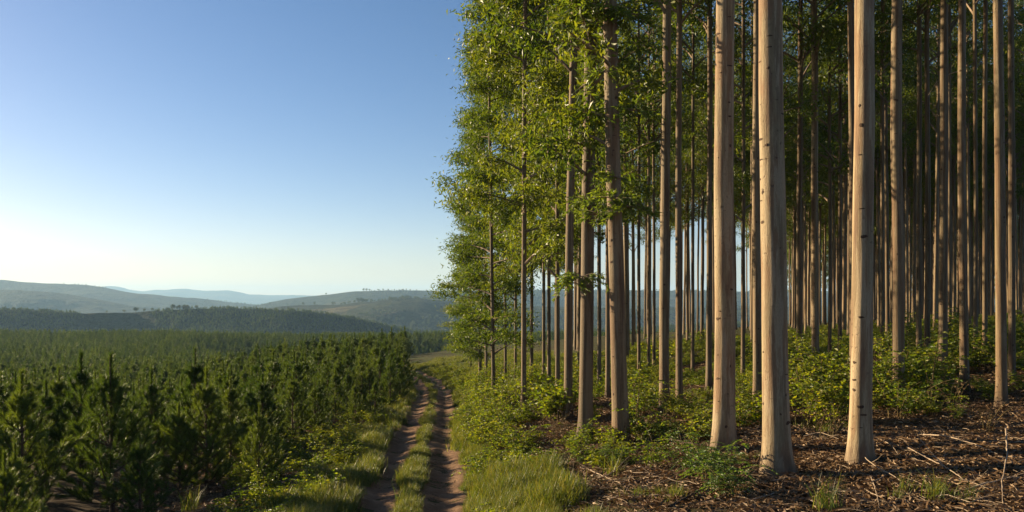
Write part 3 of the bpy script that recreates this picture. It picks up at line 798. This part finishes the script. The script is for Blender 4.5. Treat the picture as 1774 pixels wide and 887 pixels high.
# ------------------------------------------------------------------ undergrowth
def shrub_parts(seed, h, ns, nlv, pairs, lf, spread=.9, mat='shrub_leaf'):
    r = np.random.default_rng(seed); sb = MB(); fb = MB()
    for k in range(ns):
        az = r.uniform(0, 6.283); l = h * r.uniform(.55, 1.1); o_ = r.normal(0, .09, 2)
        out = np.array([math.cos(az), math.sin(az), 0]) * r.uniform(.25, 1) * spread
        s = np.linspace(0, 1, 7)
        P = np.outer(s, [0, 0, l]) * (1 - .22 * s[:, None] ** 2) + np.outer(s ** 1.5 * l, out) + [*o_, 0]
        P[0, 2] = -.08
        sb.tube(P, np.linspace(.011, .003, 7) * (h ** .5), 4)
        for q in range(nlv):
            sq = .22 + .78 * (q + r.random()) / nlv; bp = np.array([np.interp(sq, s, P[:, i]) for i in range(3)])
            a2 = r.uniform(0, 6.283); d = np.array([math.cos(a2), math.sin(a2), r.uniform(.0, .6)]); d /= np.linalg.norm(d)
            L = lf * pairs * .62 * r.uniform(.7, 1.2)
            side = np.cross(d, [0, 0, 1]); side /= np.linalg.norm(side)
            u = (np.arange(pairs) + 1) / pairs
            C0 = bp + np.outer(u * L, d) - np.outer(u ** 2 * L * .45, [0, 0, 1])
            fb.tube([bp, bp + d * L * .5 - [0, 0, L * .11], C0[-1]], [.003, .0025, .0015], 3, 1)
            for sg in (-1, 1):
                D = side * sg + d * .55 + r.normal(0, .18, (pairs, 3)) + [0, 0, -.12]
                fb.leaves(C0, D, lf * r.uniform(.75, 1.2, pairs) * (1.1 - .35 * u), lf * .45, 0, .06)
            fb.leaves(C0[-1:], d[None] + [[0, 0, -.5]], lf, lf * .45, 0, .06)
    return sb.mesh('shrub_stem', [M['stem']], True), fb.mesh('shrub_foliage', [M[mat], M['stem']])
SHRUB = [shrub_parts(500, 1.1, 10, 9, 4, .085), shrub_parts(501, 1.4, 9, 10, 5, .07), shrub_parts(502, .8, 13, 8, 4, .09, 1.2),
         shrub_parts(503, 1.7, 6, 13, 4, .10, .5), shrub_parts(504, .7, 14, 7, 5, .07, 1.4), shrub_parts(505, 1.25, 7, 10, 2, .15, .8),
         shrub_parts(506, 1.9, 4, 15, 6, .085, .4)]
FERN = [shrub_parts(510, .95, 16, 5, 11, .055, 1.0, 'fern_leaf'), shrub_parts(511, .8, 13, 6, 9, .06, 1.2, 'fern_leaf')]
WEED = [hid('weed', shrub_parts(520 + k, .42, 6, 6, 3, .065, 1.0)[1]) for k in range(4)]

def plant(x, y, s, parts, label, group, name='shrub', cat='shrub'):
    root = ob(name, None, loc=(x, y, float(H(x, y)) - .02)); root.empty_display_size = .15
    root.rotation_euler = (random.gauss(0, .06), random.gauss(0, .06), random.uniform(0, 6.28))
    tag(root, label, cat, group)
    ob('stem', parts[0], root, scale=(s, s, s)); ob('foliage', parts[1], root, scale=(s, s, s))

def blocked(x, y, r=.35):
    return any(math.hypot(x - q[0], y - q[1]) < r for q in placed)

def region(poly_px, n, size, label, group, parts=SHRUB, name='shrub', cat='shrub'):
    """n plants with their feet spread over a ground region given by photo columns and rows"""
    x0, x1, y0, y1 = poly_px; k = 0; tries = 0
    while k < n and tries < n * 12:
        tries += 1
        g = ground_at(random.uniform(x0, x1), random.uniform(y0, y1))
        if g is None or g[1] > 130: continue
        x, y, z = g; u = x - track_x(y)
        if -1.7 < u < 1.55 or blocked(x, y): continue
        plant(x, y, random.uniform(*size), random.choice(parts), label, group, name, cat); k += 1

region((800, 905, 690, 790), 26, (.7, 1.15), 'yellow green leafy shrub on the bank beside the track', 'shrubs on the track bank')
region((790, 860, 655, 700), 14, (.7, 1.1), 'sunlit shrub on the far part of the track bank', 'far shrubs on the track bank')
region((845, 990, 655, 735), 30, (.8, 1.3), 'shrub under the leafy edge row of eucalyptus', 'shrubs under the edge row')
region((1000, 1140, 650, 735), 17, (.7, 1.2), 'shrub in the bright gap behind the two front leafy trees', 'shrubs behind the front leafy trees')
region((1120, 1240, 650, 770), 11, (.6, 1.0), 'shrub left of the pale fern tree', 'shrubs left of the pale fern tree')
region((1275, 1320, 640, 745), 10, (.8, 1.25), 'shrub between the two nearest pale trunks', 'shrubs between the two nearest trunks')
region((1375, 1475, 640, 745), 20, (.9, 1.4), 'tall shrub in the green patch between the thick pale trunks', 'shrub patch between the thick trunks')
region((1500, 1640, 620, 735), 24, (.85, 1.35), 'dark green shrub in the patch right of the second pale trunk', 'shrub patch right of the second pale trunk')
region((1640, 1774, 600, 650), 16, (.8, 1.3), 'shrub under the slim trunks at the right end', 'shrubs at the right end')
region((1000, 1774, 592, 640), 36, (.9, 1.5), 'shrub far back among the thin trunks', 'shrubs far back in the stand')
region((690, 830, 640, 655), 12, (.6, 1.0), 'low bush past the end of the track', 'low bushes past the track')
region((440, 610, 770, 868), 22, (.45, .75), 'yellow weed bush on the verge between pines and track', 'weed bushes on the left verge')
region((600, 680, 720, 800), 12, (.35, .6), 'small green weed bush on the grassy left verge of the track', 'small weed bushes on the left verge')
region((560, 690, 715, 775), 14, (.35, .6), 'low dry bush at the foot of the edge pines', 'low bushes by the edge pines')
region((950, 1150, 775, 830), 5, (.5, .8), 'leafy plant at the foot of the two front leafy trees', 'plants before the front leafy trees')
region((1560, 1774, 660, 735), 9, (.35, .6), 'small plant on the bare litter at the right', 'small plants on the litter')
DEAD = [shrub_parts(530 + k, 1.2, 9, 4, 2, .07, .8, 'dry_leaf') for k in range(2)]
region((1130, 1774, 640, 760), 14, (.5, .9), 'dry brown dead shrub with bare stems among the trunks', 'dead shrubs among the trunks', DEAD, 'dead_shrub')
region((880, 1010, 725, 775), 5, (.4, .7), 'dry dead shrub on the litter of the bank', 'dead shrubs on the bank', DEAD, 'dead_shrub')
for (px, py, s, lab) in [(1228, 835, 1.15, 'large drooping fern clump before the pale trunk'), (1258, 862, 1.0, 'fern clump nearest the camera, below the large one'),
                         (1200, 815, .9, 'smaller fern clump left of the large one'), (1066, 806, .7, 'broad fern clump in front of the leaning tree'),
                         (1012, 806, .55, 'yellowish fern clump in front of the dark corner tree'), (1150, 760, .8, 'fern clump behind the fallen dark log')]:
    g = ground_at(px, py)
    plant(g[0], g[1], s, random.choice(FERN), lab, None, 'fern', 'fern')

# weeds: low leafy ground cover
def cloud(n, ymin, ymax, amin, amax, cond, seed):
    r = np.random.default_rng(seed)
    y = np.sqrt(r.uniform(ymin ** 2, ymax ** 2, n)); x = r.uniform(amin, amax, n) * y
    k = cond(x, y, x - track_x(y)); x, y = x[k], y[k]
    return np.column_stack([x, y, H(x, y) - .01])
rl = np.random.default_rng(99)
def weed_cond(x, y, u):
    nz = fbm(x * .4, y * .4, 41, 3)
    bank = (u > 1.5) & (u < 6.5) & (nz > np.interp(u, [2, 4, 6.5], [-.15, .15, .4]))
    inside = (u >= 6.5) & (nz > np.interp(y, [10, 18, 26, 40], [.7, .5, .25, -.1]))
    vl = (u < -1.7) & (u > -5) & (nz > -.05)
    return bank | inside | vl | ((u <= -5) & (u > -16) & (nz > .05))
W = cloud(16000, 13, 75, -.36, .68, weed_cond, 4)
scatter('ground_weeds', W, rl.uniform(.5, 1.25, len(W)), WEED, 'low leafy weeds over the bank and forest floor', 'weeds', tilt=.15)

# grass
def tuft(seed, n, h, spread):
    r = np.random.default_rng(seed); b = MB()
    for k in range(n):
        az = r.uniform(0, 6.283); l = h * r.uniform(.5, 1.1); o_ = np.array([*r.normal(0, spread, 2), -.02]); bend = r.uniform(.15, .75)
        d = np.array([math.cos(az), math.sin(az), 0]); sd_ = np.array([-d[1], d[0], 0]); w_ = r.uniform(.0035, .0065)
        s = np.array([0, .35, .7, 1]); P = o_ + np.outer(s * l * (1 - .3 * bend * s), [0, 0, 1]) + np.outer(s ** 2 * l * bend, d)
        wd = np.array([1, .95, .6, .08]) * w_
        V = np.stack([P - sd_ * wd[:, None], P + sd_ * wd[:, None]], 1).reshape(-1, 3)
        b.add(V, [(0, 1, 3, 2), (2, 3, 5, 4), (4, 5, 7, 6)])
    return b.mesh('grass_tuft', [M['grass_blade']])
TUFT = [tuft(600 + k, 46, (.30, .36, .42, .26)[k], (.06, .07, .08, .09)[k]) for k in range(4)]
TF = [hid('tuft', m_) for m_ in TUFT]
def grass_cond(x, y, u):
    nz = fbm(x * .9, y * .9, 47, 3); n2 = fbm(x * .5, y * .5, 49, 2)
    midw = .22 + .2 * n2
    md = (np.abs(u + .02) < midw) & (nz > -.28)
    lf = (u < -1.16 + .3 * n2) & (u > -2.7 + .7 * n2) & (nz > -.22)
    rt = (u > 1.2 + .25 * n2) & (u < 2.1 + .6 * n2) & (nz > -.15)
    pt = (u > 1.5) & (u < 3.2) & (y < 18.5) & (nz > -.1)
    return md | lf | rt | pt
G1 = cloud(70000, 11, 34, -.34, .22, grass_cond, 14)
G2 = cloud(42000, 34, 95, -.26, .1, lambda x, y, u: grass_cond(x, y, u) | ((u > 1.3) & (u < 14) & (fbm(x * .3, y * .3, 4, 3) > -.1)), 15)
G3 = cloud(1600, 10, 30, .1, .68, lambda x, y, u: (u > 4) & (fbm(x * .5, y * .5, 63, 3) > .28), 16)
GG = np.vstack([G1, G2, G3])
um = np.abs(GG[:, 0] - track_x(GG[:, 1]))
gs = rl.uniform(.55, 1.15, len(GG)) * np.where(um < .5, .72, .95) * (1 + .75 * fbm(GG[:, 0] * 1.1, GG[:, 1] * 1.1, 71, 2))
scatter('grass', GG, gs, TF, 'sunlit green grass along the verges and middle of the track', 'grass', tilt=.12)
TALL = [tuft(620 + k, 70, .62, .10) for k in range(3)]
TS = cloud(1500, 12, 48, -.3, .1, lambda x, y, u: ((np.abs(u + 1.55) < .55) | (np.abs(u - 1.75) < .45) | (np.abs(u) < .2)) & (fbm(x * .7, y * .7, 88, 2) > -.1), 17)
tus = np.abs(TS[:, 0] - track_x(TS[:, 1]))
scatter('verge_grass', TS, rl.uniform(.45, .95, len(TS)) * np.where(tus < .5, .65, 1), [hid('tall_tuft', m_) for m_ in TALL], 'taller dry tipped grass standing along the track edges', 'grass', tilt=.12)
for (px, py, s, lab) in [(600, 838, .85, 'round sunlit grass tussock on the left lip of the track'), (545, 884, 1.0, 'grass tussock low on the left verge'), (330, 884, 1.15, 'tall thin grass clump under the bushy pine'),
                         (700, 868, .8, 'grass tussock in the middle of the track'), (1432, 884, 1.0, 'sparse grass clump on the litter near the thickest trunk'), (860, 862, .9, 'grass clump at the foot of the bank'),
                         (925, 850, .85, 'grass clump beside the pale roots on the bank'), (640, 775, .75, 'grass tussock leaning over the left rut'), (712, 815, .7, 'second grass tussock along the track middle')]:
    g = ground_at(px, py)
    tag(ob('grass_tussock', random.choice(TALL), loc=(g[0], g[1], g[2] - .02), scale=(s, s, s), rz=random.uniform(0, 6)), lab, 'grass tussock')

# dead leaves and litter
def litter_mesh(seed, k):
    r = np.random.default_rng(seed); b = MB()
    b.leaves(np.column_stack([r.uniform(-.16, .16, (k, 2)), r.uniform(.0, .03, k)]), np.column_stack([r.normal(size=(k, 2)), r.normal(0, .22, k)]), r.uniform(.07, .15, k), r.uniform(.018, .04, k), 0, .14)
    for q in range(2):
        p = np.array([*r.uniform(-.15, .15, 2), .02]); d = np.array([*r.normal(size=2), r.normal(0, .15)]); d /= np.linalg.norm(d)
        b.tube([p, p + d * .12 + [0, 0, .015], p + d * .25], [.004, .003, .002], 3, 1)
    for q in range(2):
        p = np.array([*r.uniform(-.2, .2, 2), .015]); az = r.uniform(0, 6.28); d = np.array([math.cos(az), math.sin(az), 0]); sd_ = np.array([-d[1], d[0], 0])
        L_ = r.uniform(.2, .45); u = np.linspace(0, 1, 5)
        C = p + np.outer(u * L_, d) + np.outer(np.sin(u * 3.1) * r.uniform(.01, .05), [0, 0, 1]) + np.outer(u ** 2 * r.normal(0, .12), sd_); w_ = r.uniform(.006, .02)
        b.add(np.stack([C - sd_ * w_, C + sd_ * w_ + [0, 0, .008]], 1).reshape(-1, 3), [(2 * i, 2 * i + 1, 2 * i + 3, 2 * i + 2) for i in range(4)], 0)
    return hid('litter', b.mesh('litter', [M['dry_leaf'], M['dead_wood']]))
LIT = [litter_mesh(700 + k, 15) for k in range(5)]
LP = cloud(40000, 4, 44, -.05, 1.05, lambda x, y, u: (u > 2.2 + fbm(x * .7, y * .7, 33, 2)) & (fbm(x * 1.1, y * 1.1, 35, 3) > -.55), 21)
LQ = cloud(5000, 11, 40, -.5, -.05, lambda x, y, u: (u < -2.6), 22)
LL = np.vstack([LP, LQ])
scatter('leaf_litter', LL, rl.uniform(.7, 1.4, len(LL)), LIT, 'dry brown leaves and twigs covering the forest floor', 'leaf litter', tilt=.12)
# clods and small stones in the ruts
def stone(seed):
    r = np.random.default_rng(seed); b = MB()
    q = np.arange(7) / 7 * 6.283
    rings = [(.6, -.2), (1, .1), (.75, .45), (.3, .6)]
    V = np.concatenate([np.stack([np.cos(q) * a * r.uniform(.8, 1.2, 7), np.sin(q) * a * r.uniform(.8, 1.2, 7), np.full(7, z)], 1) for a, z in rings]) * .03
    F = [(i * 7 + j, i * 7 + (j + 1) % 7, i * 7 + 7 + (j + 1) % 7, i * 7 + 7 + j) for i in range(3) for j in range(7)]
    b.add(V, F); b.f.append((np.array([[21, 22, 23, 24, 25, 26, 27]]), 0))
    return hid('clod', b.mesh('clod', [M['track']], False))
ST = [stone(800 + k) for k in range(4)]
SP = cloud(30000, 13, 50, -.17, -.07, lambda x, y, u: (np.abs(u) < 1.4), 31)
scatter('track_stones', SP, rl.uniform(.25, 1.25, len(SP)) ** 1.6, ST, 'small clods and stones lying in the wheel ruts', 'stones', tilt=.3)

# fallen branches and roots
def fallen(pts, r0, label, mat='dead_wood', lift=.05, side=0):
    P = []
    for (px, py, up) in pts:
        g = ground_at(px, py + up)      # foot pixel; up = pixels raised above the ground there
        P.append((g[0], g[1], g[2] + up / F_PX * g[1] + .035 + r0))
    P = np.array(P); s = np.linspace(0, 1, len(P)); q = np.linspace(0, 1, 22)
    C = np.stack([np.interp(q, s, P[:, i]) for i in range(3)], 1)
    for _ in range(3): C[1:-1] = (C[:-2] + C[1:-1] * 2 + C[2:]) / 4
    C += rng.normal(0, r0 * .25, C.shape)
    o0 = C[0].copy(); b = MB(); b.tube(C - o0, np.linspace(r0, r0 * .35, 22), 7)
    for k in range(side):
        i = rng.integers(6, 18); d = rng.normal(size=3) * [1, .5, .5]; d[2] = abs(d[2]) * .6; d /= np.linalg.norm(d)
        l = rng.uniform(.25, .6); b.tube([C[i] - o0, C[i] - o0 + d * l * .5, C[i] - o0 + d * l + [0, 0, .05]], [r0 * .5, r0 * .35, r0 * .2], 5)
    tag(ob('fallen_branch', b.mesh('fallen_branch', [M[mat]], True), loc=o0), label, 'branch')
fallen([(975, 846, 0), (1010, 842, 2), (1060, 826, 4), (1100, 800, 2)], 0.0165, 'long pale branch lying before the two front leafy trees', side=2)
fallen([(1128, 764, 0), (1165, 768, 4), (1218, 778, 2)], 0.0338, 'short dark log lying behind the large fern', 'dark_wood')
fallen([(1160, 886, 0), (1190, 868, 2), (1225, 850, 0)], 0.0263, 'dark stick at the foot of the nearest fern', 'dark_wood')
fallen([(1600, 757, 6), (1640, 760, 14), (1690, 775, 8), (1728, 792, 0)], 0.0135, 'arched thin pale branch on the litter at the right', side=2)
fallen([(1572, 780, 0), (1610, 800, 3), (1650, 822, 3), (1676, 842, 0)], 0.0150, 'straight pale branch below the arched one', side=2)
fallen([(1742, 745, 24), (1746, 790, 20), (1736, 840, 10), (1738, 880, 0)], 0.0150, 'upright curved branch at the right edge of the litter')
fallen([(1672, 855, 0), (1710, 842, 6), (1752, 833, 6), (1790, 836, 0)], 0.0135, 'low crooked branch meeting the upright curved one', side=2)
fallen([(1484, 778, 10), (1505, 805, 6), (1540, 825, 3), (1566, 842, 0)], 0.0112, 'thin branch leaning down from the foot of the second pale trunk', side=1)
fallen([(1508, 830, 2), (1516, 850, 3), (1524, 886, 0)], 0.0105, 'short bent twig below the second pale trunk')
fallen([(1525, 765, 0), (1545, 775, 5), (1556, 792, 0)], 0.0097, 'short arched twig right of the second pale trunk')
fallen([(905, 776, 0), (930, 779, 2), (955, 781, 0)], 0.0165, 'pale exposed root on the bank by the front trees')
fallen([(912, 790, 0), (935, 783, 2), (960, 786, 0)], 0.0120, 'thinner pale root just below the other on the bank')
fallen([(1040, 880, 0), (1075, 862, 3), (1105, 868, 2), (1130, 850, 0)], 0.0105, 'grey twig on the litter below the leaning tree', side=2)
fallen([(1340, 860, 0), (1300, 872, 2), (1270, 884, 0)], 0.0090, 'thin twig right of the nearest fern')
fallen([(1600, 870, 0), (1640, 862, 4), (1690, 880, 0)], 0.0090, 'thin twig low on the litter at the right', side=1)
fallen([(1392, 760, 0), (1420, 752, 6), (1462, 768, 0)], 0.0105, 'thin twig between the thickest and second pale trunks')
for k in range(26):
    px, py = random.uniform(1000, 1760), random.uniform(735, 880); a = random.uniform(-.5, .5); l = random.uniform(30, 90)
    P_ = [(px + l * q * math.cos(a) , py + l * q * math.sin(a) + random.uniform(-3, 3), random.choice((0, 0, 2, 5))) for q in (0, .35, .7, 1)]
    try: fallen(P_, random.uniform(.006, .012), 'thin grey stick lying on the leaf litter under the tall trees', side=random.choice((0, 1, 2)))
    except TypeError: continue
for o in COL.objects:
    if o.get('label', '').startswith('thin grey stick'): o['group'] = 'thin sticks on the litter'
# bent dead twig hanging high beside a brown trunk
p = [pix(1608, 165, 27), pix(1622, 143, 26.8), pix(1640, 130, 26.6), pix(1662, 123, 26.4)]
bt = MB(); bt.tube([tuple(q - p[0]) for q in p], [.008, .011, .014, .016], 5)
tgt = [o for o in COL.objects if o.get('label', '').startswith('slender eucalyptus with bare litter')][0]
tw = ob('dead_twig', bt.mesh('dead_twig', [M['dead_wood']], True), tgt)
bpy.context.view_layer.update()
tw.matrix_world = __import__('mathutils').Matrix.Translation(p[0])
print('objects', len(COL.objects))
